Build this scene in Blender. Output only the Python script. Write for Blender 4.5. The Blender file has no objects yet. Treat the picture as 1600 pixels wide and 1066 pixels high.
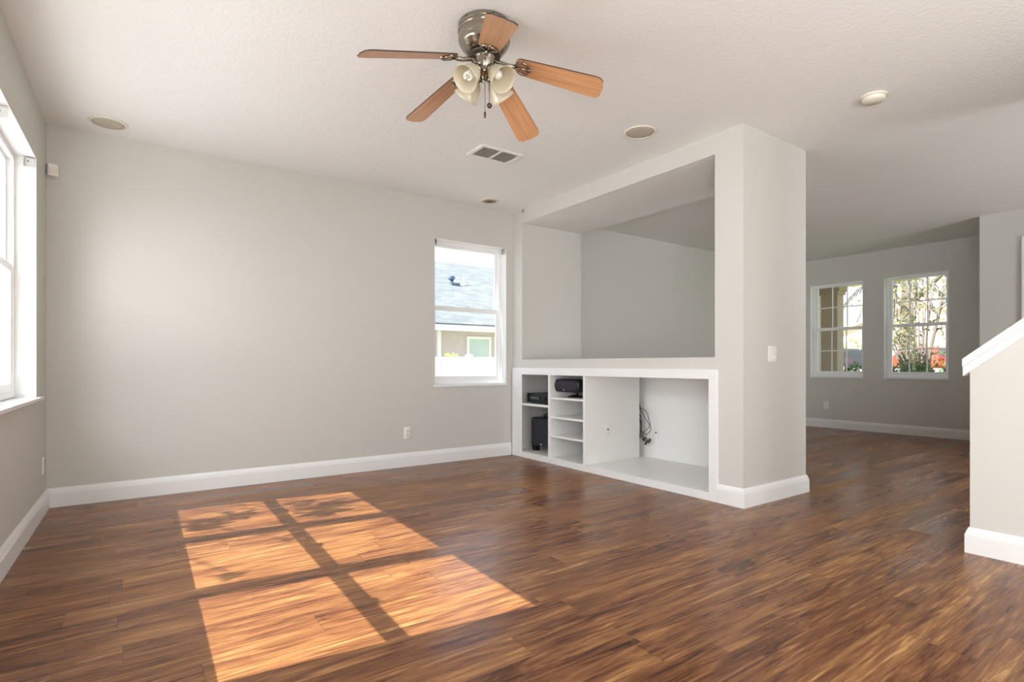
import bpy, bmesh, math, random
from mathutils import Vector, Matrix
PI = math.pi
S = bpy.context.scene
COL = S.collection
H = 2.74            # ceiling height
CAMH = 1.02

# ------------------------------------------------------------------ camera
cam_d = bpy.data.cameras.new('camera')
cam = bpy.data.objects.new('camera', cam_d)
COL.objects.link(cam)
S.camera = cam
cam_d.sensor_width = 36.0
cam_d.lens = 36.0 * 853.0 / 1600.0
cam_d.shift_y = 37.0 / 1600.0
cam_d.clip_start = 0.05
cam_d.clip_end = 400
cam.location = (0, 0, CAMH)
cam.rotation_euler = (PI / 2, 0, -math.atan2(0.57523, 0.81792))

# ------------------------------------------------------------------ view, sky, sun, daylight and fill lamps
S.view_settings.view_transform = 'Standard'
S.view_settings.look = 'None'
S.view_settings.exposure = 0.18
S.view_settings.gamma = 1.0
S.view_settings.use_curve_mapping = False
S.cycles.use_denoising = True
S.cycles.max_bounces = 12
S.cycles.diffuse_bounces = 8
S.cycles.glossy_bounces = 4
S.cycles.transparent_max_bounces = 16
S.cycles.sample_clamp_indirect = 6.0
S.cycles.caustics_reflective = False
S.cycles.caustics_refractive = False

W = bpy.data.worlds.new('sky')
S.world = W
W.use_nodes = True
wn = W.node_tree
wn.nodes.clear()
w_out = wn.nodes.new('ShaderNodeOutputWorld')
w_bg = wn.nodes.new('ShaderNodeBackground')
w_tc = wn.nodes.new('ShaderNodeTexCoord')
w_sep = wn.nodes.new('ShaderNodeSeparateXYZ')
w_ramp = wn.nodes.new('ShaderNodeValToRGB')
w_ramp.color_ramp.elements[0].position = 0.0
w_ramp.color_ramp.elements[0].color = (0.93, 0.96, 1.0, 1)
w_ramp.color_ramp.elements[1].position = 0.7
w_ramp.color_ramp.elements[1].color = (0.62, 0.78, 1.0, 1)
wn.links.new(w_tc.outputs['Generated'], w_sep.inputs[0])
wn.links.new(w_sep.outputs['Z'], w_ramp.inputs[0])
wn.links.new(w_ramp.outputs[0], w_bg.inputs[0])
w_bg.inputs[1].default_value = 1.6
wn.links.new(w_bg.outputs[0], w_out.inputs[0])

SUN_DIR = Vector((1.0, -0.115, -1.092)).normalized()
sun_d = bpy.data.lights.new('sun', 'SUN')
sun_d.energy = 13.0
sun_d.angle = math.radians(0.32)
sun_d.color = (1.0, 0.975, 0.86)
sun = bpy.data.objects.new('sun', sun_d)
sun.rotation_euler = SUN_DIR.to_track_quat('-Z', 'Y').to_euler()
COL.objects.link(sun)

def area(name, loc, direction, sx, sy, watts, color, spread=180):
    d = bpy.data.lights.new(name, 'AREA')
    d.shape = 'RECTANGLE'
    d.size, d.size_y = sx, sy
    d.energy = watts
    d.color = color
    d.spread = math.radians(spread)
    o = bpy.data.objects.new(name, d)
    o.location = loc
    o.rotation_euler = Vector(direction).to_track_quat('-Z', 'Y').to_euler()
    COL.objects.link(o)
    return o

DAY = (0.945, 0.975, 1.0)
# added area lamps: daylight at the three-part window, fills at invented openings out of view
area('daylight_window', (-1.75, 2.9, 2.75), (1, 0.0, -0.70), 2.8, 1.5, 150, DAY)
area('horizon_fill', (-1.35, 3.0, 1.45), (1, -0.05, 0.04), 2.8, 1.5, 28, DAY, 95)  # level fill lamp added to brighten the pillar front
area('side_opening_fill', (-0.95, -1.6, 1.35), (1, 0.25, -0.10), 2.1, 2.0, 75, DAY)  # added fill lamp at an invented opening beside the camera
WARM_FILL = (1.0, 0.97, 0.93)
area('window_upward_fill', (-1.7, 3.3, 0.15), (1, 0.0, 0.80), 2.8, 1.4, 44, WARM_FILL)  # added upward lamp standing in for ground bounce, brightens the ceiling
area('side_upward_fill', (-1.7, -1.6, 0.15), (1, 0.15, 0.75), 2.1, 1.4, 250, WARM_FILL)  # added upward lamp outside the invented side opening, brightens the ceiling
area('rear_upward_fill', (2.0, -4.1, 0.1), (0, 1, 0.75), 3.2, 1.4, 190, WARM_FILL)  # added upward lamp outside the invented rear opening
area('rear_opening_fill', (2.0, -3.38, 1.3), (0, 1, 0.10), 3.0, 2.0, 12, DAY)  # weak fill lamp added at the invented rear opening
area('entry_fill', (6.4, -3.0, 1.4), (0.5, 1, 0.10), 2.4, 2.2, 190, DAY)  # unseen indoor fill lamp added for the dining and far walls

# ------------------------------------------------------------------ materials
MATS = {}

def new_mat(name):
    m = bpy.data.materials.new(name)
    m.use_nodes = True
    nt = m.node_tree
    return m, nt, nt.nodes['Principled BSDF']

def plain(name, col, rough=0.5, metal=0.0, spec=0.5, bump=None, vary=0.0):
    m, nt, b = new_mat(name)
    b.inputs['Base Color'].default_value = (*col, 1)
    b.inputs['Roughness'].default_value = rough
    b.inputs['Metallic'].default_value = metal
    b.inputs['Specular IOR Level'].default_value = spec
    tc = nt.nodes.new('ShaderNodeTexCoord')
    if vary:
        n = nt.nodes.new('ShaderNodeTexNoise')
        n.inputs['Scale'].default_value = 6.0
        n.inputs['Detail'].default_value = 3.0
        mx = nt.nodes.new('ShaderNodeMix'); mx.data_type = 'RGBA'
        mx.inputs['A'].default_value = (*[c * (1 - vary) for c in col], 1)
        mx.inputs['B'].default_value = (*[min(1, c * (1 + vary)) for c in col], 1)
        nt.links.new(tc.outputs['Object'], n.inputs['Vector'])
        nt.links.new(n.outputs['Fac'], mx.inputs['Factor'])
        nt.links.new(mx.outputs['Result'], b.inputs['Base Color'])
    if bump:
        sc, st, dist = bump
        n = nt.nodes.new('ShaderNodeTexNoise')
        n.inputs['Scale'].default_value = sc
        n.inputs['Detail'].default_value = 4.0
        bp = nt.nodes.new('ShaderNodeBump')
        bp.inputs['Strength'].default_value = st
        bp.inputs['Distance'].default_value = dist
        nt.links.new(tc.outputs['Object'], n.inputs['Vector'])
        nt.links.new(n.outputs['Fac'], bp.inputs['Height'])
        nt.links.new(bp.outputs['Normal'], b.inputs['Normal'])
    MATS[name] = m
    return m

plain('wall_paint', (0.57, 0.563, 0.53), 0.55, bump=(90, 0.12, 0.004), spec=0.3)
plain('trim_white', (0.77, 0.775, 0.77), 0.35)
plain('cabinet_white', (0.77, 0.77, 0.755), 0.4)
plain('vinyl_white', (0.84, 0.85, 0.86), 0.3)
plain('plastic_white', (0.78, 0.77, 0.74), 0.35)
plain('plastic_cream', (0.72, 0.69, 0.60), 0.4)
plain('black_plastic', (0.010, 0.010, 0.012), 0.38, spec=0.4)
plain('black_cloth', (0.022, 0.022, 0.030), 0.85, bump=(600, 0.3, 0.002))
plain('dark_slot', (0.02, 0.018, 0.016), 0.6)
plain('steel', (0.55, 0.55, 0.56), 0.3, 1.0)
plain('bracket_metal', (0.62, 0.63, 0.62), 0.35, 0.7)
plain('pewter', (0.34, 0.305, 0.25), 0.24, 1.0)
plain('pewter_dark', (0.10, 0.085, 0.07), 0.4, 0.9)
plain('blade_edge', (0.035, 0.018, 0.012), 0.5)
plain('chain_brown', (0.16, 0.12, 0.09), 0.4, 0.8)
plain('louver', (0.32, 0.275, 0.20), 0.6)
plain('speaker_mesh', (0.47, 0.43, 0.36), 0.8)
plain('cable', (0.045, 0.042, 0.04), 0.5)
plain('bulb_white', (0.86, 0.85, 0.80), 0.3)
plain('silver', (0.7, 0.7, 0.72), 0.3, 0.8)
# outdoors
plain('fence_vinyl', (0.86, 0.86, 0.84), 0.45)
plain('stucco_taupe', (0.55, 0.485, 0.475), 0.9, bump=(30, 0.3, 0.02), vary=0.08)
plain('fascia', (0.80, 0.82, 0.80), 0.6)
plain('far_window_glass', (0.46, 0.56, 0.55), 0.15)
plain('vent_blue', (0.10, 0.15, 0.22), 0.5)
plain('soil', (0.42, 0.40, 0.36), 0.95, vary=0.2)
plain('stucco_cream', (0.66, 0.58, 0.50), 0.9, vary=0.06)
plain('column_brown', (0.40, 0.32, 0.265), 0.9, vary=0.12)
plain('bark', (0.20, 0.165, 0.145), 0.95, bump=(25, 0.6, 0.03), vary=0.2)
plain('leaf_olive', (0.24, 0.24, 0.09), 0.7, vary=0.35)
plain('leaf_yellow', (0.40, 0.46, 0.13), 0.7, vary=0.3)
plain('leaf_dark', (0.10, 0.17, 0.07), 0.7, vary=0.3)
plain('frond_grey', (0.20, 0.20, 0.20), 0.8, vary=0.2)
plain('lawn_green', (0.36, 0.42, 0.13), 0.95, vary=0.3)
plain('asphalt', (0.52, 0.52, 0.53), 0.9, vary=0.08)
plain('car_blue', (0.075, 0.10, 0.165), 0.25)
plain('car_red', (0.62, 0.09, 0.06), 0.25)
plain('car_glass', (0.06, 0.08, 0.10), 0.08)
plain('tail_light', (0.65, 0.03, 0.03), 0.2)
plain('tyre', (0.02, 0.02, 0.02), 0.8)
plain('roof_tan', (0.55, 0.44, 0.34), 0.9, vary=0.1)
plain('garage_white', (0.75, 0.75, 0.74), 0.6)

def ceiling_mat():
    m, nt, b = new_mat('ceiling_texture')
    b.inputs['Base Color'].default_value = (0.80, 0.81, 0.80, 1)
    b.inputs['Roughness'].default_value = 0.9
    b.inputs['Specular IOR Level'].default_value = 0.15
    tc = nt.nodes.new('ShaderNodeTexCoord')
    n = nt.nodes.new('ShaderNodeTexNoise')
    n.inputs['Scale'].default_value = 55
    n.inputs['Detail'].default_value = 3
    n.inputs['Roughness'].default_value = 0.6
    r = nt.nodes.new('ShaderNodeValToRGB')
    r.color_ramp.elements[0].position = 0.42
    r.color_ramp.elements[1].position = 0.60
    bp = nt.nodes.new('ShaderNodeBump')
    bp.inputs['Strength'].default_value = 0.18
    bp.inputs['Distance'].default_value = 0.006
    nt.links.new(tc.outputs['Object'], n.inputs['Vector'])
    nt.links.new(n.outputs['Fac'], r.inputs[0])
    nt.links.new(r.outputs[0], bp.inputs['Height'])
    nt.links.new(bp.outputs['Normal'], b.inputs['Normal'])
    MATS['ceiling_texture'] = m
ceiling_mat()

def math_node(nt, op, a=None, b=None, c=None):
    n = nt.nodes.new('ShaderNodeMath'); n.operation = op
    for i, v in enumerate((a, b, c)):
        if v is None: continue
        if isinstance(v, (int, float)): n.inputs[i].default_value = v
        else: nt.links.new(v, n.inputs[i])
    return n.outputs[0]

def floor_mat():
    m, nt, b = new_mat('plank_floor')
    L = nt.links.new
    tc = nt.nodes.new('ShaderNodeTexCoord')
    sep = nt.nodes.new('ShaderNodeSeparateXYZ')
    L(tc.outputs['Object'], sep.inputs[0])
    X, Y = sep.outputs['X'], sep.outputs['Y']
    PW, PL = 0.152, 1.22
    row = math_node(nt, 'FLOOR', math_node(nt, 'DIVIDE', Y, PW))
    wr = nt.nodes.new('ShaderNodeTexWhiteNoise'); wr.noise_dimensions = '1D'
    L(row, wr.inputs['W'])
    xs = math_node(nt, 'ADD', math_node(nt, 'DIVIDE', X, PL), math_node(nt, 'MULTIPLY', wr.outputs['Value'], 7.3))
    colm = math_node(nt, 'FLOOR', xs)
    comb = nt.nodes.new('ShaderNodeCombineXYZ')
    L(row, comb.inputs[0]); L(colm, comb.inputs[1])
    wp = nt.nodes.new('ShaderNodeTexWhiteNoise'); wp.noise_dimensions = '3D'
    L(comb.outputs[0], wp.inputs['Vector'])
    # printed narrow strips inside each plank
    SW = PW / 2.0
    strip = math_node(nt, 'FLOOR', math_node(nt, 'DIVIDE', Y, SW))
    ws = nt.nodes.new('ShaderNodeTexWhiteNoise'); ws.noise_dimensions = '1D'
    L(strip, ws.inputs['W'])
    scol = math_node(nt, 'FLOOR', math_node(nt, 'ADD', math_node(nt, 'DIVIDE', X, 1.22), math_node(nt, 'MULTIPLY', ws.outputs['Value'], 11.0)))
    comb2 = nt.nodes.new('ShaderNodeCombineXYZ')
    L(strip, comb2.inputs[0]); L(scol, comb2.inputs[1])
    wst = nt.nodes.new('ShaderNodeTexWhiteNoise'); wst.noise_dimensions = '3D'
    L(comb2.outputs[0], wst.inputs['Vector'])
    # grain coordinates, shifted per plank
    gv = nt.nodes.new('ShaderNodeCombineXYZ')
    L(math_node(nt, 'ADD', X, math_node(nt, 'MULTIPLY', wp.outputs['Value'], 40.0)), gv.inputs[0])
    L(Y, gv.inputs[1])
    L(math_node(nt, 'MULTIPLY', wp.outputs['Value'], 13.0), gv.inputs[2])
    def grain(sx, sy, scale, detail, dist):
        mp = nt.nodes.new('ShaderNodeMapping')
        mp.inputs['Scale'].default_value = (sx, sy, 1)
        L(gv.outputs[0], mp.inputs['Vector'])
        n = nt.nodes.new('ShaderNodeTexNoise')
        n.inputs['Scale'].default_value = scale
        n.inputs['Detail'].default_value = detail
        n.inputs['Distortion'].default_value = dist
        n.inputs['Roughness'].default_value = 0.62
        L(mp.outputs[0], n.inputs['Vector'])
        return n.outputs['Fac']
    g1 = grain(1.9, 25, 1.0, 6, 1.7)
    g0 = grain(0.9, 5.0, 1.0, 2, 0.8)      # broad cathedral grain
    g2 = grain(4.5, 105, 1.0, 4, 0.7)      # fine streaks
    g3 = grain(1.7, 8.0, 1.0, 3, 1.6)     # dark smoky patches
    g = math_node(nt, 'ADD', math_node(nt, 'MULTIPLY', g1, 0.50), math_node(nt, 'MULTIPLY', g2, 0.30))
    g = math_node(nt, 'ADD', g, math_node(nt, 'MULTIPLY', g0, 0.20))
    g = math_node(nt, 'ADD', g, math_node(nt, 'MULTIPLY', math_node(nt, 'SUBTRACT', wst.outputs['Value'], 0.5), 0.045))
    g = math_node(nt, 'ADD', g, math_node(nt, 'MULTIPLY', math_node(nt, 'SUBTRACT', wp.outputs['Value'], 0.5), 0.05))
    ramp = nt.nodes.new('ShaderNodeValToRGB')
    cr = ramp.color_ramp
    cr.elements[0].position = 0.35; cr.elements[0].color = (0.045, 0.015, 0.008, 1)
    cr.elements[1].position = 0.65; cr.elements[1].color = (0.50, 0.285, 0.110, 1)
    for p, c in ((0.42, (0.110, 0.039, 0.018)), (0.50, (0.195, 0.080, 0.032)), (0.58, (0.310, 0.148, 0.056))):
        e = cr.elements.new(p); e.color = (*c, 1)
    L(g, ramp.inputs[0])
    # smoky knots
    rk = nt.nodes.new('ShaderNodeValToRGB')
    rk.color_ramp.elements[0].position = 0.25; rk.color_ramp.elements[0].color = (0.42, 0.33, 0.30, 1)
    rk.color_ramp.elements[1].position = 0.43; rk.color_ramp.elements[1].color = (1, 1, 1, 1)
    L(g3, rk.inputs[0])
    mul = nt.nodes.new('ShaderNodeMix'); mul.data_type = 'RGBA'; mul.blend_type = 'MULTIPLY'
    mul.inputs['Factor'].default_value = 1.0
    L(ramp.outputs[0], mul.inputs['A']); L(rk.outputs[0], mul.inputs['B'])
    # seams
    fy = math_node(nt, 'FRACT', math_node(nt, 'DIVIDE', Y, PW))
    fx = math_node(nt, 'FRACT', xs)
    sy_ = math_node(nt, 'LESS_THAN', math_node(nt, 'MINIMUM', fy, math_node(nt, 'SUBTRACT', 1.0, fy)), 0.007)
    sx_ = math_node(nt, 'LESS_THAN', math_node(nt, 'MINIMUM', fx, math_node(nt, 'SUBTRACT', 1.0, fx)), 0.0011)
    seam = math_node(nt, 'MAXIMUM', sy_, sx_)
    sm = nt.nodes.new('ShaderNodeMix'); sm.data_type = 'RGBA'; sm.blend_type = 'MULTIPLY'
    L(math_node(nt, 'MULTIPLY', seam, 0.55), sm.inputs['Factor'])
    L(mul.outputs['Result'], sm.inputs['A'])
    sm.inputs['B'].default_value = (0.25, 0.2, 0.18, 1)
    L(sm.outputs['Result'], b.inputs['Base Color'])
    rr = nt.nodes.new('ShaderNodeMapRange')
    rr.inputs['From Min'].default_value = 0.3; rr.inputs['From Max'].default_value = 0.7
    rr.inputs['To Min'].default_value = 0.25; rr.inputs['To Max'].default_value = 0.34
    L(g, rr.inputs['Value'])
    L(math_node(nt, 'ADD', rr.outputs['Result'], math_node(nt, 'MULTIPLY', math_node(nt, 'SUBTRACT', wp.outputs['Value'], 0.5), 0.16)), b.inputs['Roughness'])
    b.inputs['Specular IOR Level'].default_value = 0.27
    bp = nt.nodes.new('ShaderNodeBump')
    bp.inputs['Strength'].default_value = 0.10; bp.inputs['Distance'].default_value = 0.0006
    L(math_node(nt, 'SUBTRACT', 1.0, seam), bp.inputs['Height'])
    L(bp.outputs['Normal'], b.inputs['Normal'])
    MATS['plank_floor'] = m
floor_mat()

def blade_wood():
    m, nt, b = new_mat('blade_wood')
    L = nt.links.new
    tc = nt.nodes.new('ShaderNodeTexCoord')
    mp = nt.nodes.new('ShaderNodeMapping'); mp.inputs['Scale'].default_value = (3, 60, 3)
    n = nt.nodes.new('ShaderNodeTexNoise'); n.inputs['Scale'].default_value = 1.0; n.inputs['Detail'].default_value = 5
    r = nt.nodes.new('ShaderNodeValToRGB')
    r.color_ramp.elements[0].position = 0.35; r.color_ramp.elements[0].color = (0.50, 0.25, 0.12, 1)
    r.color_ramp.elements[1].position = 0.65; r.color_ramp.elements[1].color = (0.64, 0.35, 0.18, 1)
    L(tc.outputs['Object'], mp.inputs[0]); L(mp.outputs[0], n.inputs['Vector']); L(n.outputs['Fac'], r.inputs[0])
    L(r.outputs[0], b.inputs['Base Color'])
    b.inputs['Roughness'].default_value = 0.3
    MATS['blade_wood'] = m
blade_wood()

def shingles():
    m, nt, b = new_mat('shingle_roof')
    L = nt.links.new
    tc = nt.nodes.new('ShaderNodeTexCoord')
    br = nt.nodes.new('ShaderNodeTexBrick')
    br.inputs['Scale'].default_value = 1.0
    br.inputs['Brick Width'].default_value = 0.33
    br.inputs['Row Height'].default_value = 0.13
    br.inputs['Mortar Size'].default_value = 0.012
    br.inputs['Color1'].default_value = (0.165, 0.185, 0.20, 1)
    br.inputs['Color2'].default_value = (0.25, 0.268, 0.28, 1)
    br.inputs['Mortar'].default_value = (0.15, 0.17, 0.19, 1)
    L(tc.outputs['Object'], br.inputs['Vector'])
    L(br.outputs['Color'], b.inputs['Base Color'])
    b.inputs['Roughness'].default_value = 0.95
    MATS['shingle_roof'] = m
shingles()

def glass():
    m = bpy.data.materials.new('window_glass'); m.use_nodes = True
    nt = m.node_tree; nt.nodes.clear()
    out = nt.nodes.new('ShaderNodeOutputMaterial')
    mix = nt.nodes.new('ShaderNodeMixShader')
    tr = nt.nodes.new('ShaderNodeBsdfTransparent'); tr.inputs[0].default_value = (0.97, 0.97, 0.975, 1)
    gl = nt.nodes.new('ShaderNodeBsdfGlossy'); gl.inputs['Roughness'].default_value = 0.02
    lw_ = nt.nodes.new('ShaderNodeLayerWeight'); lw_.inputs['Blend'].default_value = 0.5
    pw_ = nt.nodes.new('ShaderNodeMath'); pw_.operation = 'POWER'; pw_.inputs[1].default_value = 5.0
    ml_ = nt.nodes.new('ShaderNodeMath'); ml_.operation = 'MULTIPLY_ADD'; ml_.inputs[1].default_value = 0.5; ml_.inputs[2].default_value = 0.035
    nt.links.new(lw_.outputs['Facing'], pw_.inputs[0]); nt.links.new(pw_.outputs[0], ml_.inputs[0])
    nt.links.new(ml_.outputs[0], mix.inputs[0])
    nt.links.new(tr.outputs[0], mix.inputs[1]); nt.links.new(gl.outputs[0], mix.inputs[2])
    nt.links.new(mix.outputs[0], out.inputs[0])
    MATS['window_glass'] = m
    m = bpy.data.materials.new('frosted_glass'); m.use_nodes = True
    nt = m.node_tree; nt.nodes.clear()
    out = nt.nodes.new('ShaderNodeOutputMaterial')
    a1 = nt.nodes.new('ShaderNodeMixShader'); a1.inputs[0].default_value = 0.45
    a2 = nt.nodes.new('ShaderNodeMixShader'); a2.inputs[0].default_value = 0.06
    d = nt.nodes.new('ShaderNodeBsdfDiffuse'); d.inputs[0].default_value = (0.80, 0.76, 0.62, 1)
    t = nt.nodes.new('ShaderNodeBsdfTranslucent'); t.inputs[0].default_value = (0.88, 0.84, 0.72, 1)
    g = nt.nodes.new('ShaderNodeBsdfGlossy'); g.inputs['Roughness'].default_value = 0.25
    nt.links.new(d.outputs[0], a1.inputs[1]); nt.links.new(t.outputs[0], a1.inputs[2])
    nt.links.new(a1.outputs[0], a2.inputs[1]); nt.links.new(g.outputs[0], a2.inputs[2])
    nt.links.new(a2.outputs[0], out.inputs[0])
    MATS['frosted_glass'] = m
glass()

# ------------------------------------------------------------------ mesh helpers
class MB:
    def __init__(self, M=None):
        self.v = []; self.f = []; self.mi = []; self.sm = []
        self.M = M or Matrix.Identity(4)
    def add(self, verts, faces, mi=0, smooth=False):
        o = len(self.v)
        self.v += [tuple(self.M @ Vector(p)) for p in verts]
        for f in faces:
            self.f.append([i + o for i in f]); self.mi.append(mi); self.sm.append(smooth)
    def box(self, x0, x1, y0, y1, z0, z1, mi=0, bottom_mi=None):
        if x0 > x1: x0, x1 = x1, x0
        if y0 > y1: y0, y1 = y1, y0
        if z0 > z1: z0, z1 = z1, z0
        vs = [(x0, y0, z0), (x1, y0, z0), (x1, y1, z0), (x0, y1, z0), (x0, y0, z1), (x1, y0, z1), (x1, y1, z1), (x0, y1, z1)]
        fs = [(4, 5, 6, 7), (0, 1, 5, 4), (1, 2, 6, 5), (2, 3, 7, 6), (3, 0, 4, 7)]
        self.add(vs, fs, mi)
        self.add(vs, [(0, 3, 2, 1)], mi if bottom_mi is None else bottom_mi)
    def rbox(self, x0, x1, y0, y1, z0, z1, r, seg=3, mi=0):
        bm = bmesh.new()
        bmesh.ops.create_cube(bm, size=1)
        for v in bm.verts:
            v.co = Vector(((x0 + x1) / 2 + v.co.x * (x1 - x0), (y0 + y1) / 2 + v.co.y * (y1 - y0), (z0 + z1) / 2 + v.co.z * (z1 - z0)))
        bmesh.ops.bevel(bm, geom=bm.edges[:], offset=r, segments=seg, profile=0.5, affect='EDGES')
        bm.verts.index_update()
        self.add([v.co[:] for v in bm.verts], [[v.index for v in f.verts] for f in bm.faces], mi, True)
        bm.free()
    def lathe(self, prof, M=None, seg=32, mi=0, smooth=True):
        """prof: list of (r, z) about local z of M"""
        M = M or Matrix.Identity(4)
        vs, fs = [], []
        for (r, z) in prof:
            for k in range(seg):
                a = 2 * PI * k / seg
                vs.append(tuple(M @ Vector((r * math.cos(a), r * math.sin(a), z))))
        for i in range(len(prof) - 1):
            for k in range(seg):
                k2 = (k + 1) % seg
                fs.append((i * seg + k, i * seg + k2, (i + 1) * seg + k2, (i + 1) * seg + k))
        self.add(vs, fs, mi, smooth)
    def tube(self, pts, r, seg=8, mi=0, taper=None):
        pts = [Vector(p) for p in pts]
        n = len(pts); vs = []; fs = []
        up = Vector((0, 0, 1)); prev = None
        for i, p in enumerate(pts):
            d = (pts[min(i + 1, n - 1)] - pts[max(i - 1, 0)]).normalized()
            if prev is None:
                a = d.cross(up)
                if a.length < 1e-3: a = d.cross(Vector((1, 0, 0)))
                a.normalize()
            else:
                a = (prev - d * prev.dot(d)).normalized()
            prev = a
            b = d.cross(a)
            rr = r if taper is None else r + (taper - r) * i / (n - 1)
            for k in range(seg):
                t = 2 * PI * k / seg
                vs.append(tuple(p + a * (rr * math.cos(t)) + b * (rr * math.sin(t))))
        for i in range(n - 1):
            for k in range(seg):
                k2 = (k + 1) % seg
                fs.append((i * seg + k, i * seg + k2, (i + 1) * seg + k2, (i + 1) * seg + k))
        fs.append(tuple(range(seg - 1, -1, -1))); fs.append(tuple(range((n - 1) * seg, n * seg)))
        self.add(vs, fs, mi, True)
    def prism(self, poly, h0, h1, axis='z', mi=0):
        """extrude polygon; axis z: poly (x,y); axis x: poly (y,z); axis y: poly (x,z)"""
        def P(a, b, c):
            return {'z': (a, b, c), 'x': (c, a, b), 'y': (a, c, b)}[axis]
        n = len(poly)
        vs = [P(a, b, h0) for a, b in poly] + [P(a, b, h1) for a, b in poly]
        fs = [tuple(range(n - 1, -1, -1)), tuple(range(n, 2 * n))]
        fs += [(i, (i + 1) % n, n + (i + 1) % n, n + i) for i in range(n)]
        self.add(vs, fs, mi)
    def build(self, name, mats, parent=None, local=None, bevel=None, fix=True):
        me = bpy.data.meshes.new(name)
        vs = self.v
        if local is not None:
            inv = local.inverted()
            vs = [tuple(inv @ Vector(p)) for p in vs]
        me.from_pydata(vs, [], self.f)
        if isinstance(mats, str): mats = [mats]
        for m in mats: me.materials.append(MATS[m])
        for p, mi, sm in zip(me.polygons, self.mi, self.sm):
            p.material_index = mi; p.use_smooth = sm
        if fix:
            bm = bmesh.new(); bm.from_mesh(me)
            bmesh.ops.recalc_face_normals(bm, faces=bm.faces[:])
            bm.to_mesh(me); bm.free()
        o = bpy.data.objects.new(name, me)
        COL.objects.link(o)
        if local is not None: o.matrix_world = local
        if parent is not None:
            o.parent = parent
        if bevel:
            md = o.modifiers.new('soft_edges', 'BEVEL'); md.width = bevel; md.segments = 2
            md.limit_method = 'ANGLE'; md.angle_limit = math.radians(40)
        return o

def tag(o, label, cat, group=None, kind=None):
    o['label'] = label; o['category'] = cat
    if group: o['group'] = group
    if kind: o['kind'] = kind
    return o

def root(name, loc, label, cat, group=None, kind=None, rz=0.0):
    o = bpy.data.objects.new(name, None)
    o.empty_display_size = 0.1
    COL.objects.link(o)
    o.location = loc; o.rotation_euler = (0, 0, rz)
    return tag(o, label, cat, group, kind)

def struct(o, label, cat):
    return tag(o, label, cat, None, 'structure')

def T(x, y, z): return Matrix.Translation((x, y, z))
def part(mb, name, mats, parent, bevel=None):
    """mb is in the parent's local space"""
    return mb.build(name, mats, parent, bevel=bevel)

# wall frames: local u along the wall, n outward, z up
def frame(o, ex, ey):
    M = Matrix.Identity(4)
    ex = Vector((*ex, 0)).normalized(); ey = Vector((*ey, 0)).normalized()
    for i in range(3):
        M[i][0] = ex[i]; M[i][1] = ey[i]; M[i][2] = (0, 0, 1)[i]
    M[0][3], M[1][3] = o
    return M
ML = frame((-0.476, 5.085), (0.018, 1), (-1, 0.018))     # left wall, u = 0 at the back corner, negative toward camera
MBK = frame((0, 5.085), (1, 0), (0, 1))                  # back wall
XF = 9.28
MF = frame((XF, 0), (0, -1), (1, 0))                     # far wall of the front room, u = -Y

def wall_with_openings(mb, u0, u1, n0, n1, z0, z1, ops, mi=0):
    ops = sorted(ops)
    cur = u0
    for (a, b, c, d) in ops:
        if a > cur: mb.box(cur, a, n0, n1, z0, z1, mi)
        if c > z0: mb.box(a, b, n0, n1, z0, c, mi)
        if d < z1: mb.box(a, b, n0, n1, d, z1, mi)
        cur = b
    if cur < u1: mb.box(cur, u1, n0, n1, z0, z1, mi)

# ------------------------------------------------------------------ room shell
m = MB(); m.box(-1.0, XF + 0.2, -3.5, 5.3, -0.08, 0)
struct(m.build('floor', 'plank_floor'), 'warm brown wood plank floor with bold grain', 'floor')
m = MB(); m.box(-1.0, XF + 0.2, -3.5, 5.3, H, H + 0.12)
struct(m.build('ceiling', 'ceiling_texture'), 'off-white knockdown textured ceiling', 'ceiling')

WIN_Z0, WIN_Z1 = 0.81, 2.352
LW_U0, LW_U1 = 2.0 - 5.085, 4.648 - 5.085
m = MB(ML)
wall_with_openings(m, -8.7, 0.15, 0, 0.165, 0, H, [(LW_U0, LW_U1, WIN_Z0 - 0.012, WIN_Z1), (-7.9, -5.6, 0.0, 2.1)])  # second opening is unseen, added to let the side fill lamps in
struct(m.build('wall_left', 'wall_paint'), 'greige painted wall with deep white-lined window', 'wall')
BW = (2.596, 3.497, 0.81, 2.335)
m = MB(MBK)
wall_with_openings(m, -0.477, 4.455, 0, 0.165, 0, H, [BW])
struct(m.build('wall_back', 'wall_paint'), 'long greige wall facing the viewer with one window', 'wall')
m = MB(); m.box(4.46, XF + 0.2, 5.02, 5.25, 0, H)
struct(m.build('wall_dining', 'wall_paint'), 'greige wall seen through the half-wall opening', 'wall')
FA = (-4.573, -3.775, 0.828, 2.34)
FB = (-3.492, -2.702, 0.828, 2.34)
m = MB(MF)
wall_with_openings(m, -5.02, -2.0, 0, 0.165, 0, H, [FA, FB])
struct(m.build('wall_far', 'wall_paint'), 'far greige wall with two grid windows', 'wall')
m = MB(); m.box(8.08, XF, -3.5, 2.06, 0, H)
struct(m.build('wall_entry', 'wall_paint'), 'greige wall jutting out beyond the stair half wall', 'wall')
m = MB(frame((0, -3.2), (1, 0), (0, -1)))
m.M = frame((0, -3.2), (-1, 0), (0, -1))
wall_with_openings(m, -8.08, 0.75, 0, 0.165, 0, H, [(-3.6, -0.4, 0.25, 2.35)])  # unseen opening, added to let the rear fill lamps in
struct(m.build('wall_rear', 'wall_paint'), 'greige wall behind the camera with a wide opening added for light', 'wall')

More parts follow.
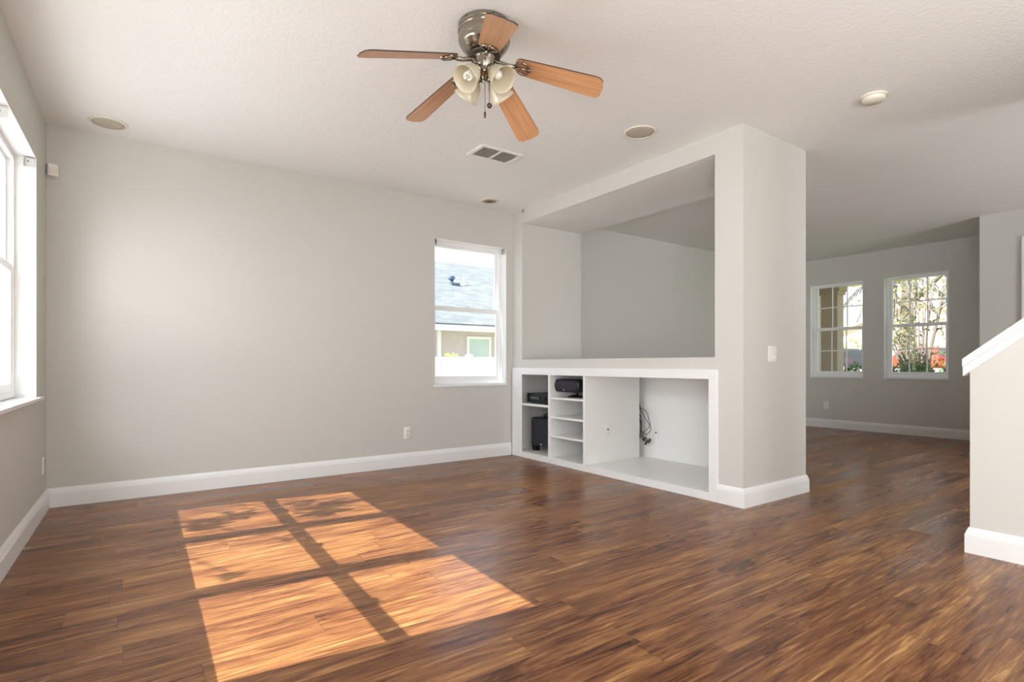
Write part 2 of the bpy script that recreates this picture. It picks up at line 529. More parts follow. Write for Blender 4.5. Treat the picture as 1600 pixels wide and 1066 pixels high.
PX0, PX1 = 3.58, 4.455       # thick right wall
PY0, OY0, OY1 = 2.23, 2.46, 4.895
LEDGE = 1.076
m = MB()
m.box(PX0, PX1, PY0, OY0, 0, H)                               # pillar
m.box(PX0, PX1, OY0, OY1, 2.59, H, 0, 1)                      # bulkhead, textured underside
m.box(PX0, PX1, OY1, 5.085, 0.985, H)                         # return beside the opening
m.box(PX0, PX1, OY0, OY1, 0.985, LEDGE)                       # ledge over the cabinet
m.box(PX0, PX1, OY0, 5.085, 0.93, 0.985)
m.box(PX0, PX1, 5.05, 5.085, 0, 0.93)
m.box(4.442, PX1, OY0, 5.05, 0, 0.93)
struct(m.build('wall_right', ['wall_paint', 'ceiling_texture']), 'thick greige half wall with a pillar, overhead beam and open pass-through', 'wall')

# baseboards
BPROF = [(0.0, 0.0), (0.019, 0.0), (0.019, 0.098), (0.0165, 0.101), (0.0165, 0.107), (0.0135, 0.110), (0.0135, 0.114), (0.0105, 0.122), (0.006, 0.134), (0.004, 0.137), (0.0, 0.137)]
def baseboard(name, pts, label, d0=None, d1=None):
    """room side lies to the left of the walking direction"""
    pts = [Vector((p[0], p[1])) for p in pts]
    n = len(pts); offs = []
    for i in range(n):
        def nrm(a, b):
            d = (b - a).normalized(); return Vector((-d.y, d.x))
        if i == 0: o = nrm(pts[0], pts[1]) if d0 is None else Vector(d0)
        elif i == n - 1: o = nrm(pts[-2], pts[-1]) if d1 is None else Vector(d1)
        else:
            a, b = nrm(pts[i - 1], pts[i]), nrm(pts[i], pts[i + 1])
            o = (a + b) / (1 + a.dot(b))
        offs.append(o)
    vs, fs = [], []
    k = len(BPROF)
    for p, o in zip(pts, offs):
        for d, z in BPROF: vs.append((p.x + o.x * d, p.y + o.y * d, z))
    for i in range(n - 1):
        for j in range(k - 1):
            fs.append((i * k + j, (i + 1) * k + j, (i + 1) * k + j + 1, i * k + j + 1))
    fs.append(tuple(range(k))); fs.append(tuple(range((n - 1) * k, n * k)))
    mb = MB(); mb.add(vs, fs)
    return struct(mb.build(name, 'trim_white'), label, 'baseboard')
def lw(u, n=0.0):
    p = ML @ Vector((u, n, 0)); return (p.x, p.y)
baseboard('baseboard_left', [(-0.476, 5.085), lw(-5.6)], 'white moulded baseboard under the deep window', d0=(1, -1))
baseboard('baseboard_back', [(3.557, 5.085), (-0.476, 5.085)], 'long white moulded baseboard under the single window', d1=(1, -1))
baseboard('baseboard_pillar', [(4.455, 5.0), (4.455, PY0), (PX0, PY0), (PX0, 2.427)][::1], 'white moulded baseboard wrapping the pillar')
baseboard('baseboard_dining', [(9.28, 5.02), (4.48, 5.02)], 'white baseboard in the room behind the half wall', d0=(-1, -1))
baseboard('baseboard_far', [(9.28, 2.06), (9.28, 5.02)], 'white baseboard under the two grid windows', d1=(-1, -1))

# ------------------------------------------------------------------ windows
def make_window(name, M, u0, u1, z0, z1, nf, zm, grid, label, liner=None):
    """single-hung window in a wall frame M; nf = inner face of its frame; zm = centre of the meeting rail"""
    r = root(name, (0, 0, 0), label, 'window', kind='structure')
    r.matrix_world = M
    F = 0.034
    mb = MB()
    mb.box(u0, u0 + F, nf, nf + 0.06, z0, z1); mb.box(u1 - F, u1, nf, nf + 0.06, z0, z1)
    mb.box(u0 + F, u1 - F, nf, nf + 0.06, z1 - F, z1); mb.box(u0 + F, u1 - F, nf, nf + 0.06, z0, z0 + F)
    part(mb, 'window_frame', 'vinyl_white', r, 0.002)
    a, b = u0 + F, u1 - F
    R = 0.032
    def sash(nm, za, zb, n0, n1, rb, rt):
        s = MB()
        s.box(a, a + R, n0, n1, za, zb); s.box(b - R, b, n0, n1, za, zb)
        s.box(a + R, b - R, n0, n1, za, za + rb); s.box(a + R, b - R, n0, n1, zb - rt, zb)
        if nm == 'lower_sash':                                    # lock and lift
            um = (a + b) / 2
            s.box(um - 0.03, um + 0.03, n0 - 0.006, n0 + 0.012, zb, zb + 0.012)
        so = part(s, nm, 'vinyl_white', r, 0.002)
        nm_ = (n0 + n1) / 2
        g = MB(); g.box(a + R - 0.002, b - R + 0.002, nm_ - 0.002, nm_ + 0.002, za + rb - 0.002, zb - rt + 0.002)
        part(g, 'pane', 'window_glass', so)
        if grid:
            cols, rows = grid
            q = MB()
            ga, gb, gc, gd = a + R, b - R, za + rb, zb - rt
            for i in range(1, cols):
                u = ga + (gb - ga) * i / cols
                q.box(u - 0.008, u + 0.008, n0 + 0.003, nm_ - 0.002, gc, gd)
            for j in range(1, rows):
                z = gc + (gd - gc) * j / rows
                q.box(ga, gb, n0 + 0.004, nm_ - 0.003, z - 0.008, z + 0.008)
            part(q, 'muntin_grid', 'vinyl_white', so)
    sash('upper_sash', zm - 0.022, z1 - F, nf + 0.034, nf + 0.056, 0.042, 0.022)
    sash('lower_sash', z0 + F, zm + 0.026, nf + 0.008, nf + 0.031, 0.052, 0.046)
    if liner:
        (la, lb, lc, ld) = liner
        q = MB(); e = 0.004
        q.box(la, la + e, 0.001, nf, lc, ld); q.box(lb - e, lb, 0.001, nf, lc, ld)
        q.box(la + e, lb - e, 0.001, nf, ld - e, ld); q.box(la + e, lb - e, 0.001, nf, lc, lc + e)
        part(q, 'reveal_liner', 'trim_white', r)
    return r

NF = 0.104
E5 = 5.085
units = [(3.772, 4.644), (2.893, 3.768), (2.005, 2.889)]
wnames = ['far end unit of the deep white window, nearest the room corner', 'middle unit of the deep white three-part window', 'near end unit of the deep white three-part window']
for i, (ya, yb) in enumerate(units):
    make_window('window_%d' % (i + 1), ML, ya - E5, yb - E5, WIN_Z0 + 0.006, WIN_Z1 - 0.004, NF, 1.622, None, wnames[i])
mb = MB(ML); e = 0.004
mb.box(LW_U1 - e, LW_U1, 0.0, 0.165, WIN_Z0, WIN_Z1); mb.box(LW_U0, LW_U0 + e, 0.0, 0.165, WIN_Z0, WIN_Z1)
mb.box(LW_U0 + e, LW_U1 - e, 0.0, 0.165, WIN_Z1 - e, WIN_Z1)
struct(mb.build('trim_1', 'trim_white'), 'white lining of the deep window recess', 'trim')
mb = MB(ML)
mb.box(LW_U0 - 0.03, LW_U1 + 0.12, -0.028, 0.0, WIN_Z0 - 0.020, WIN_Z0)
mb.box(LW_U0, LW_U1, 0.0, 0.165, WIN_Z0 - 0.010, WIN_Z0)
struct(mb.build('trim_2', 'trim_white', bevel=0.004), 'white sill board below the deep window', 'trim')

make_window('window_4', MBK, BW[0], BW[1], BW[2], BW[3], NF, 1.622, None, 'clear two-sash window overlooking a grey shingle roof', BW)
mb = MB(MBK); mb.box(BW[0] - 0.012, BW[1] + 0.008, -0.012, -0.0005, BW[2] - 0.022, BW[2] - 0.002)
struct(mb.build('trim_3', 'trim_white', bevel=0.003), 'thin white sill edge of the roof-view window', 'trim')
make_window('window_5', MF, *FA[:2], FA[2], FA[3], NF, 1.6, (3, 2), 'gridded far window showing a brown porch column', FA)
make_window('window_6', MF, *FB[:2], FB[2], FB[3], NF, 1.6, (3, 2), 'gridded far window full of tree branches', FB)
for nm, w in (('trim_4', FA), ('trim_5', FB)):
    mb = MB(MF); mb.box(w[0] - 0.01, w[1] + 0.01, -0.012, -0.0005, w[2] - 0.02, w[2] - 0.001)
    struct(mb.build(nm, 'trim_white'), 'thin sill edge below the ' + ('porch-column window' if nm == 'trim_4' else 'tree-view window'), 'trim')

# door edge far right behind the stair half wall
mb = MB()
mb.box(8.055, 8.079, 1.60, 1.69, 0, 2.43); mb.box(8.055, 8.079, 0.60, 0.69, 0, 2.43); mb.box(8.055, 8.079, 0.69, 1.60, 2.34, 2.43)
struct(mb.build('door_1', 'trim_white'), 'white casing of a doorway at the edge of the entry wall', 'door')
dr = bpy.data.objects['door_1']
mb = MB(); mb.box(8.062, 8.078, 0.69, 1.60, 0.005, 2.34)
mb.build('door_slab', 'trim_white', dr)

# ------------------------------------------------------------------ stair half wall
KX0, KX1, KY = 3.742, 3.862, 0.995
SL = 0.825
def ktop(y): return 0.985 + SL * (KY - y)
Yend = KY - (H - 0.985) / SL
mb = MB(); mb.prism([(KY, 0), (KY, ktop(KY)), (Yend, H), (-3.2, H), (-3.2, 0)], KX0, KX1, 'x')
struct(mb.build('wall_stair', 'wall_paint'), 'low sloped half wall beside the stairs', 'wall')
mb = MB()
Ya, Yb = KY + 0.028, Yend + 0.12
c0 = ktop(KY)
def kz(y, o): return c0 + SL * (KY - y) + o
mb.prism([(Ya, kz(Ya, 0.045)), (Yb, kz(Yb, 0.045)), (Yb, kz(Yb, 0.09)), (Ya, kz(Ya, 0.09))], KX0 - 0.028, KX1 + 0.028, 'x')
mb.prism([(Ya, kz(Ya, 0.0) - 0.005), (Yb, kz(Yb, 0.0)), (Yb, kz(Yb, 0.045)), (Ya, kz(Ya, 0.045))], KX0 - 0.017, KX1 + 0.017, 'x')
struct(mb.build('trim_6', 'trim_white', bevel=0.003), 'white sloping cap on the stair half wall', 'trim')
baseboard('baseboard_stair', [(KX0, -3.1), (KX0, KY), (KX1, KY), (KX1, 0.7)], 'white moulded baseboard around the stair half wall')
mb = MB()
for k in range(8):
    mb.box(KX1 + 0.03, 4.75, 0.60 - 0.26 * (k + 1), 0.60 - 0.26 * k, 0, 0.18 * (k + 1))
st = struct(mb.build('floor_stairs', 'plank_floor'), 'wooden stairs rising behind the sloped half wall', 'stairs')
mb = MB(); mb.box(4.76, 4.88, -3.2, 0.62, 0, H)
struct(mb.build('wall_stairwell', 'wall_paint'), 'greige wall on the far side of the stairs', 'wall')

# ------------------------------------------------------------------ built-in media cabinet
cab = root('media_cabinet', (PX0, 3.7, 0), 'white built-in media cabinet with open shelves under the half-wall ledge', 'cabinet')
def cpart(name, boxes, mat, bevel=0.0015):
    mb = MB(T(-PX0, -3.7, 0))
    for b in boxes: mb.box(*b)
    return part(mb, name, mat, cab, bevel)
FX = PX0 - 0.017
cpart('face_frame', [(FX, PX0 - 0.0005, 4.887, 5.064, 0.0, 0.985), (FX, PX0 - 0.0005, 2.427, 2.504, 0.0, 0.985),
                     (FX, PX0 - 0.0005, 2.504, 4.887, 0.912, 0.985)], 'trim_white', 0.004)
cpart('plinth', [(FX, PX0 + 0.0205, 2.504, 4.887, 0.0, 0.0615)], 'trim_white')
cpart('bottom_board', [(PX0 + 0.0206, 4.425, 2.49, 5.045, 0.045, 0.0615)], 'cabinet_white', None)
cpart('back_panel', [(4.426, 4.440, 2.475, 5.045, 0.02, 0.928)], 'cabinet_white')
cpart('top_board', [(PX0 + 0.001, 4.425, 2.49, 5.045, 0.912, 0.929)], 'cabinet_white')
cpart('side_panel', [(PX0 + 0.001, 4.425, 5.032, 5.048, 0.062, 0.912)], 'cabinet_white')
cpart('side_panel', [(PX0 + 0.001, 4.425, 2.468, 2.488, 0.062, 0.912)], 'cabinet_white')
for (ya, yb, xe) in ((4.394, 4.426, 4.36), (3.868, 3.894, 4.335)):
    cpart('divider', [(PX0 - 0.010, xe, ya, yb, 0.062, 0.912)], 'cabinet_white')
cpart('shelf', [(PX0 + 0.001, 4.30, 4.427, 5.031, 0.571, 0.594)], 'cabinet_white')
for z in (0.664, 0.467, 0.272):
    cpart('shelf', [(PX0 + 0.001, 4.30, 3.895, 4.393, z, z + 0.020)], 'cabinet_white')

# receiver on the upper left shelf
rec = root('receiver', (3.645, 4.665, 0.594), 'black audio receiver lying on the high shelf above the subwoofer', 'receiver')
mb = MB(); mb.rbox(0.0, 0.33, -0.215, 0.215, 0.010, 0.112, 0.004, 2)
part(mb, 'body', 'black_plastic', rec)
mb = MB(); mb.rbox(-0.008, 0.0, -0.213, 0.213, 0.012, 0.110, 0.003, 2); mb.box(-0.011, -0.007, -0.02, 0.17, 0.038, 0.082)
part(mb, 'front_panel', 'black_plastic', rec)
mb = MB(); mb.box(-0.0125, -0.0105, 0.0, 0.15, 0.05, 0.075)
part(mb, 'display', 'car_glass', rec)
mb = MB(); mb.lathe([(0.0, 0.0), (0.02, 0.0), (0.022, 0.012), (0.0, 0.012)], T(-0.009, -0.1, 0.062) @ Matrix.Rotation(-PI / 2, 4, 'Y'), 24)
part(mb, 'volume_knob', 'black_plastic', rec)
for y in (-0.17, 0.17):
    for x in (0.04, 0.29):
        mb = MB(); mb.lathe([(0, 0), (0.018, 0), (0.018, 0.011), (0, 0.011)], T(x, y, 0), 16)
        part(mb, 'foot', 'black_plastic', rec)
# subwoofer
sub = root('subwoofer', (3.70, 4.705, 0.062), 'black boxy subwoofer on stubby feet in the low left compartment', 'speaker')
mb = MB(); mb.rbox(0.014, 0.36, -0.185, 0.185, 0.055, 0.372, 0.018, 4)
part(mb, 'body', 'black_plastic', sub)
mb = MB(); mb.rbox(0.0, 0.016, -0.18, 0.18, 0.062, 0.362, 0.007, 3)
part(mb, 'front_grille', 'black_cloth', sub)
for y in (-0.145, 0.145):
    for x in (0.04, 0.31):
        mb = MB()
        mb.prism([(x - 0.028, 0.0), (x + 0.028, 0.0), (x + 0.036, 0.06), (x - 0.036, 0.06)], y - 0.032, y + 0.032, 'y')
        part(mb, 'foot', 'black_plastic', sub, 0.004)
mb = MB(); mb.tube([(0.04 + 0.1 * math.sin(t) * 0.2, -0.05 + 0.075 * math.cos(t), 0.368 + 0.05 * math.sin(t)) for t in [PI * k / 12 for k in range(13)]], 0.009, 8)
part(mb, 'handle', 'black_plastic', sub)
mb = MB()
mb.lathe([(0.0, 0.0), (0.011, 0.0), (0.013, 0.003), (0.0, 0.004)], T(0.0, 0.0, 0.083) @ Matrix.Rotation(-PI / 2, 4, 'Y'), 20)
o = part(mb, 'badge', 'silver', sub); o['label'] = 'small silver round badge'
# centre speaker on a pedestal
spk = root('pedestal_speaker', (3.775, 4.225, 0.684), 'black wide speaker on a round pedestal on the topmost middle shelf', 'speaker')
mb = MB()
secs = []
# rounded tapered cabinet: stations along depth x
def rrect(w, h, r, n=6):
    pts = []
    for cx_, cz_, a0 in ((w - r, h - r, 0), (-w + r, h - r, PI / 2), (-w + r, -h + r, PI), (w - r, -h + r, 1.5 * PI)):
        for k in range(n + 1):
            a = a0 + (PI / 2) * k / n
            pts.append((cx_ + r * math.cos(a), cz_ + r * math.sin(a)))
    return pts
stations = [(-0.135, 0.178, 0.056, 0.045), (-0.125, 0.19, 0.066, 0.05), (-0.05, 0.185, 0.068, 0.05), (0.04, 0.16, 0.058, 0.04), (0.10, 0.11, 0.042, 0.03), (0.115, 0.08, 0.03, 0.025)]
rings = []
for (x, w, h, r) in stations:
    rings.append([(x, py, 0.122 + pz) for py, pz in rrect(w, h, r)])
n = len(rings[0])
vs = [p for rg in rings for p in rg]
fs = [(i * n + k, i * n + (k + 1) % n, (i + 1) * n + (k + 1) % n, (i + 1) * n + k) for i in range(len(rings) - 1) for k in range(n)]
fs += [tuple(range(n)), tuple(range((len(rings) - 1) * n, len(rings) * n))]
mb.add(vs, fs, 0, True)
part(mb, 'body', 'black_plastic', spk)
mb = MB()
pts = rrect(0.172, 0.053, 0.042)
vs = [(-0.136, a, 0.124 + b) for a, b in pts] + [(-0.146, a * 0.96, 0.124 + b * 0.9) for a, b in pts]
n = len(pts)
fs = [(k, (k + 1) % n, n + (k + 1) % n, n + k) for k in range(n)] + [tuple(range(n, 2 * n))]
mb.add(vs, fs, 0, True)
part(mb, 'front_grille', 'black_cloth', spk)
mb = MB(); mb.lathe([(0.0, 0.0), (0.008, 0.0), (0.008, 0.004), (0.0, 0.005)], T(-0.143, 0.02, 0.080) @ Matrix.Rotation(-PI / 2, 4, 'Y'), 16)
o = part(mb, 'badge', 'silver', spk); o['label'] = 'tiny silver round badge'
mb = MB(); mb.tube([(-0.02, -0.015, 0.075), (-0.01, -0.03, 0.045), (0.0, -0.04, 0.008)], 0.012, 10)
part(mb, 'stem', 'black_plastic', spk)
mb = MB(); mb.lathe([(0.0, 0.0), (0.085, 0.0), (0.085, 0.006), (0.06, 0.017), (0.02, 0.024), (0.0, 0.024)], T(0, 0, 0), 32)
part(mb, 'base', 'black_plastic', spk)
# cables out of the gap behind the divider
cb = root('cable_bundle', (4.36, 3.885, 0.30), 'tangled dark cables with plugs dangling from the gap in the cabinet back', 'cable')
def cable(pts, r=0.0032):
    P = [Vector(p) for p in pts]; out = []
    for i in range(len(P) - 1):
        p0, p1, p2, p3 = P[max(i - 1, 0)], P[i], P[i + 1], P[min(i + 2, len(P) - 1)]
        for k in range(6):
            t = k / 6
            out.append(0.5 * ((2 * p1) + (-p0 + p2) * t + (2 * p0 - 5 * p1 + 4 * p2 - p3) * t * t + (-p0 + 3 * p1 - 3 * p2 + p3) * t ** 3))
    out.append(P[-1])
    mb = MB(); mb.tube(out, r, 6)
    return part(mb, 'cable', 'cable', cb)
cable([(0.03, 0.06, 0.30), (0.02, -0.01, 0.26), (0.0, -0.09, 0.235), (-0.01, -0.14, 0.13), (-0.01, -0.15, 0.05), (0.0, -0.08, 0.0), (0.02, -0.01, 0.03)])
cable([(0.03, 0.05, 0.28), (0.02, -0.02, 0.22), (0.0, -0.07, 0.17), (0.01, -0.12, 0.09), (0.0, -0.05, 0.02), (0.0, -0.03, -0.03)])
cable([(0.03, 0.06, 0.24), (0.01, -0.01, 0.15), (0.0, -0.02, 0.06), (0.0, -0.01, -0.02), (0.01, -0.06, -0.07)], 0.0045)
cable([(0.03, 0.05, 0.2), (0.0, -0.015, 0.1), (0.0, -0.03, 0.0), (0.01, -0.09, -0.055)], 0.0045)
cable([(0.03, 0.05, 0.36), (0.0, -0.012, 0.24), (0.0, -0.01, 0.05), (0.02, 0.03, -0.08)], 0.004)
for (y, z) in ((-0.075, -0.085), (-0.115, -0.06), (-0.05, -0.05)):
    mb = MB(T(0.012, y, z) @ Matrix.Rotation(0.6, 4, 'X')); mb.rbox(-0.010, 0.010, -0.011, 0.011, -0.024, 0.024, 0.004, 2)
    part(mb, 'plug', 'cable', cb)

# ------------------------------------------------------------------ wall plates
def plate_root(name, M, u, z, label, cat, group=None):
    r = root(name, (0, 0, 0), label, cat, group)
    r.matrix_world = M @ T(u, 0, z)
    return r
def outlet(M, u, z, label):
    r = plate_root('wall_outlet', M, u, z, label, 'outlet', 'duplex outlets')
    mb = MB(); mb.rbox(-0.036, 0.036, -0.007, 0.0, -0.0585, 0.0585, 0.003, 2)
    part(mb, 'cover_plate', 'plastic_white', r)
    for dz in (-0.021, 0.021):
        mb = MB(); mb.rbox(-0.0165, 0.0165, -0.0095, -0.0068, dz - 0.0145, dz + 0.0145, 0.0012, 2)
        s = part(mb, 'socket', 'plastic_cream', r)
        mb = MB()
        for du in (-0.0065, 0.0065): mb.box(du - 0.0012, du + 0.0012, -0.0100, -0.0094, dz - 0.002, dz + 0.008)
        mb.box(-0.002, 0.002, -0.0100, -0.0094, dz - 0.010, dz - 0.006)
        part(mb, 'slots', 'dark_slot', s)
    return r
outlet(MBK, 2.29, 0.335, 'white duplex outlet low on the long wall below the roof-view window')
outlet(ML, 4.90 - E5, 0.33, 'white duplex outlet on the window wall by the room corner')
outlet(MF, -4.32, 0.36, 'white duplex outlet under the porch-column window')
MC = frame((4.4255, 0), (0, -1), (1, 0))
outlet(MC, -3.845, 0.265, 'white duplex outlet behind the cable plugs in the cabinet')
MD = frame((0, 3.8675), (1, 0), (0, 1))
def coax(M, u, z, label):
    r = plate_root('coax_plate', M, u, z, label, 'wall plate', 'coax plates inside the cabinet')
    mb = MB(); mb.rbox(-0.036, 0.036, -0.006, 0.0, -0.0585, 0.0585, 0.0025, 2)
    part(mb, 'cover_plate', 'cabinet_white', r)
    mb = MB(); mb.lathe([(0, 0), (0.0065, 0), (0.0065, 0.012), (0.004, 0.012), (0, 0.012)], T(0, -0.0055, 0) @ Matrix.Rotation(PI / 2, 4, 'X'), 12)
    part(mb, 'connector', 'pewter_dark', r)
coax(MC, -3.72, 0.325, 'coax wall plate on the cabinet back')
coax(MD, 3.87, 0.382, 'coax plate on the cabinet divider panel')
MP = frame((0, PY0), (1, 0), (0, 1))
r = plate_root('light_switch', MP, 3.955, 1.10, 'white two-rocker light switch on the pillar', 'light switch')
mb = MB(); mb.rbox(-0.058, 0.058, -0.0075, 0.0, -0.060, 0.060, 0.003, 2)
part(mb, 'cover_plate', 'plastic_white', r)
for du in (-0.023, 0.023):
    mb = MB(); mb.prism([(-0.0105, 0.034), (-0.0070, 0.0), (-0.0105, -0.034), (-0.0068, -0.034), (-0.0068, 0.034)], du - 0.0165, du + 0.0165, 'x')
    part(mb, 'rocker', 'trim_white', r)

# motion sensor in the corner
r = root('motion_sensor', (-0.440, 5.045, 2.40), 'white motion sensor high in the corner above the deep window', 'sensor', rz=math.radians(20))
mb = MB(); mb.rbox(-0.030, 0.030, -0.022, 0.018, -0.043, 0.043, 0.008, 3)
part(mb, 'body', 'plastic_white', r)
mb = MB(); mb.rbox(-0.022, 0.022, -0.026, -0.02, -0.03, 0.012, 0.003, 2)
part(mb, 'lens', 'plastic_cream', r)
mb = MB(); mb.box(-0.012, 0.012, 0.016, 0.05, -0.012, 0.012)
part(mb, 'bracket', 'plastic_cream', r)

# blind brackets left in the window recesses
def blind_bracket(M, u, n, z, label):
    r = root('blind_bracket', (0, 0, 0), label, 'bracket', 'empty blind brackets in the window recesses')
    r.matrix_world = M @ T(u, n, z)
    mb = MB(); mb.box(-0.0015, 0.0015, -0.026, 0.026, -0.026, 0.026); mb.box(-0.022, 0.0, -0.026, 0.026, 0.0235, 0.026); mb.box(-0.022, 0.0, 0.0235, 0.026, -0.026, 0.026)
    part(mb, 'body', 'bracket_metal', r)
    mb = MB(); mb.lathe([(0, 0), (0.004, 0), (0.004, 0.003), (0, 0.003)], T(-0.0015, 0.005, 0.008) @ Matrix.Rotation(-PI / 2, 4, 'Y'), 10)
    part(mb, 'screw', 'pewter_dark', r)
blind_bracket(ML, LW_U1 - 0.0065, 0.034, WIN_Z1 - 0.036, 'metal blind bracket in the top corner of the deep window recess')
blind_bracket(ML, 3.80 - E5, 0.034, WIN_Z1 - 0.036, 'metal blind bracket under the recess head between the window units')
blind_bracket(MBK, BW[1] - 0.0065, 0.034, BW[3] - 0.036, 'metal blind bracket at the top of the roof-view window, on the cabinet side')
blind_bracket(MBK, BW[0] + 0.028, 0.034, BW[3] - 0.036, 'metal blind bracket at the top of the roof-view window, away from the cabinet')

# ------------------------------------------------------------------ ceiling fixtures
def ceiling_speaker(x, y, label):
    r = root('ceiling_speaker', (x, y, H), label, 'speaker', 'round speakers in the ceiling')
    mb = MB(); mb.lathe([(0.100, 0.0), (0.118, 0.0), (0.118, -0.004), (0.112, -0.008), (0.100, -0.008), (0.098, -0.004)], None, 48)
    part(mb, 'rim', 'plastic_cream', r)
    mb = MB(); mb.lathe([(0.0, -0.007), (0.07, -0.0065), (0.0995, -0.005), (0.0995, 0.0)], None, 48)
    part(mb, 'grille', 'speaker_mesh', r)
ceiling_speaker(3.095, 2.757, 'round in-ceiling speaker between fan and pillar')
ceiling_speaker(-0.115, 4.83, 'round in-ceiling speaker near the deep-window corner')
r = root('ceiling_vent', (2.455, 3.730, H), 'rectangular ceiling vent with two brown louvered halves', 'vent')
mb = MB()
for b in ((-0.20, 0.20, -0.125, -0.098), (-0.20, 0.20, 0.098, 0.125), (-0.20, -0.168, -0.098, 0.098), (0.168, 0.20, -0.098, 0.098), (-0.007, 0.007, -0.098, 0.098)):
    mb.box(b[0], b[1], b[2], b[3], -0.010, 0.0)
part(mb, 'frame', 'trim_white', r, 0.002)
for a, b in ((-0.167, -0.008), (0.008, 0.167)):
    mb = MB()
    for k in range(9):
        y = -0.09 + 0.0225 * k
        mb.add([(a, y - 0.011, -0.009), (b, y - 0.011, -0.009), (b, y + 0.007, -0.002), (a, y + 0.007, -0.002), (a, y - 0.011, -0.0075), (b, y - 0.011, -0.0075), (b, y + 0.007, -0.0005), (a, y + 0.007, -0.0005)],
               [(0, 1, 2, 3), (7, 6, 5, 4), (0, 4, 5, 1), (2, 6, 7, 3), (1, 5, 6, 2), (0, 3, 7, 4)])
    part(mb, 'louvers', 'louver', r)
r = root('ceiling_spotlight', (3.105, 4.82, H), 'small recessed eyeball spotlight in the ceiling corner above the single window', 'spotlight')
mb = MB(); mb.lathe([(0.074, 0.0), (0.102, 0.0), (0.100, -0.006), (0.080, -0.009), (0.074, -0.006)], None, 40)
part(mb, 'rim', 'plastic_cream', r)
mb = MB(); mb.lathe([(0.074, -0.004), (0.06, -0.010), (0.045, -0.012)], None, 40); mb.lathe([(0.045, -0.012), (0.040, -0.002)], None, 40)
part(mb, 'eyeball', 'louver', r)
mb = MB(); mb.lathe([(0.0, -0.003), (0.030, -0.003), (0.040, -0.002), (0.040, 0.0)], None, 40)
part(mb, 'lamp', 'dark_slot', r)
r = root('ceiling_smoke_detector', (3.905, 1.528, H), 'cream smoke detector on the ceiling past the pillar', 'smoke detector')
mb = MB(); mb.lathe([(0.0, 0.0), (0.076, 0.0), (0.076, -0.012), (0.0, -0.012)], None, 40, smooth=False)
part(mb, 'base', 'plastic_cream', r)
mb = MB(); mb.lathe([(0.066, -0.012), (0.066, -0.026), (0.056, -0.036), (0.0, -0.040)], None, 40)
part(mb, 'cover', 'plastic_cream', r)
r = root('ceiling_hook', (3.572, 4.86, H), 'tiny dark screw hook where beam meets ceiling', 'hook')
mb = MB(); mb.tube([(0, 0, 0), (0, 0, -0.015)] + [(0.011 * math.sin(t) - 0.011 + 0.0, 0, -0.026 + 0.011 * math.cos(t)) for t in [0.2 + k * 0.45 for k in range(10)]], 0.0032, 8)
part(mb, 'hook_wire', 'pewter_dark', r)

# ------------------------------------------------------------------ ceiling fan
FC = Vector((1.478, 2.346, H))
fan = root('ceiling_fan', FC, 'pewter ceiling fan with five light wood blades and four frosted shades', 'ceiling fan')
mb = MB()
mb.lathe([(0.0, 0.0), (0.128, 0.0), (0.132, -0.004), (0.132, -0.022), (0.128, -0.026), (0.133, -0.030), (0.133, -0.040), (0.127, -0.044), (0.130, -0.049),
          (0.130, -0.086), (0.126, -0.090), (0.128, -0.094), (0.118, -0.112), (0.111, -0.116), (0.104, -0.130), (0.084, -0.142), (0.06, -0.150), (0.0, -0.150)], None, 64)
part(mb, 'motor_housing', 'pewter', fan)
for k in range(6):
    a = 2 * PI * k / 6 + 0.3
    mb = MB()
    mb.lathe([(0.0, 0.004), (0.005, 0.003), (0.006, 0.0)], T(0.131 * math.cos(a), 0.131 * math.sin(a), -0.013) @ Matrix.Rotation(a, 4, 'Z') @ Matrix.Rotation(PI / 2, 4, 'Y'), 10)
    part(mb, 'housing_screw', 'pewter_dark', fan)
mb = MB(); mb.lathe([(0.0, -0.150), (0.082, -0.150), (0.082, -0.160), (0.0, -0.160)], None, 48)
part(mb, 'flywheel', 'pewter_dark', fan)
mb = MB()
mb.lathe([(0.0, -0.160), (0.056, -0.160), (0.058, -0.166), (0.055, -0.170), (0.053, -0.190), (0.044, -0.218), (0.036, -0.232), (0.040, -0.238), (0.034, -0.248), (0.022, -0.256), (0.012, -0.262), (0.010, -0.274), (0.0, -0.278)], None, 48)
part(mb, 'switch_housing', 'pewter', fan)
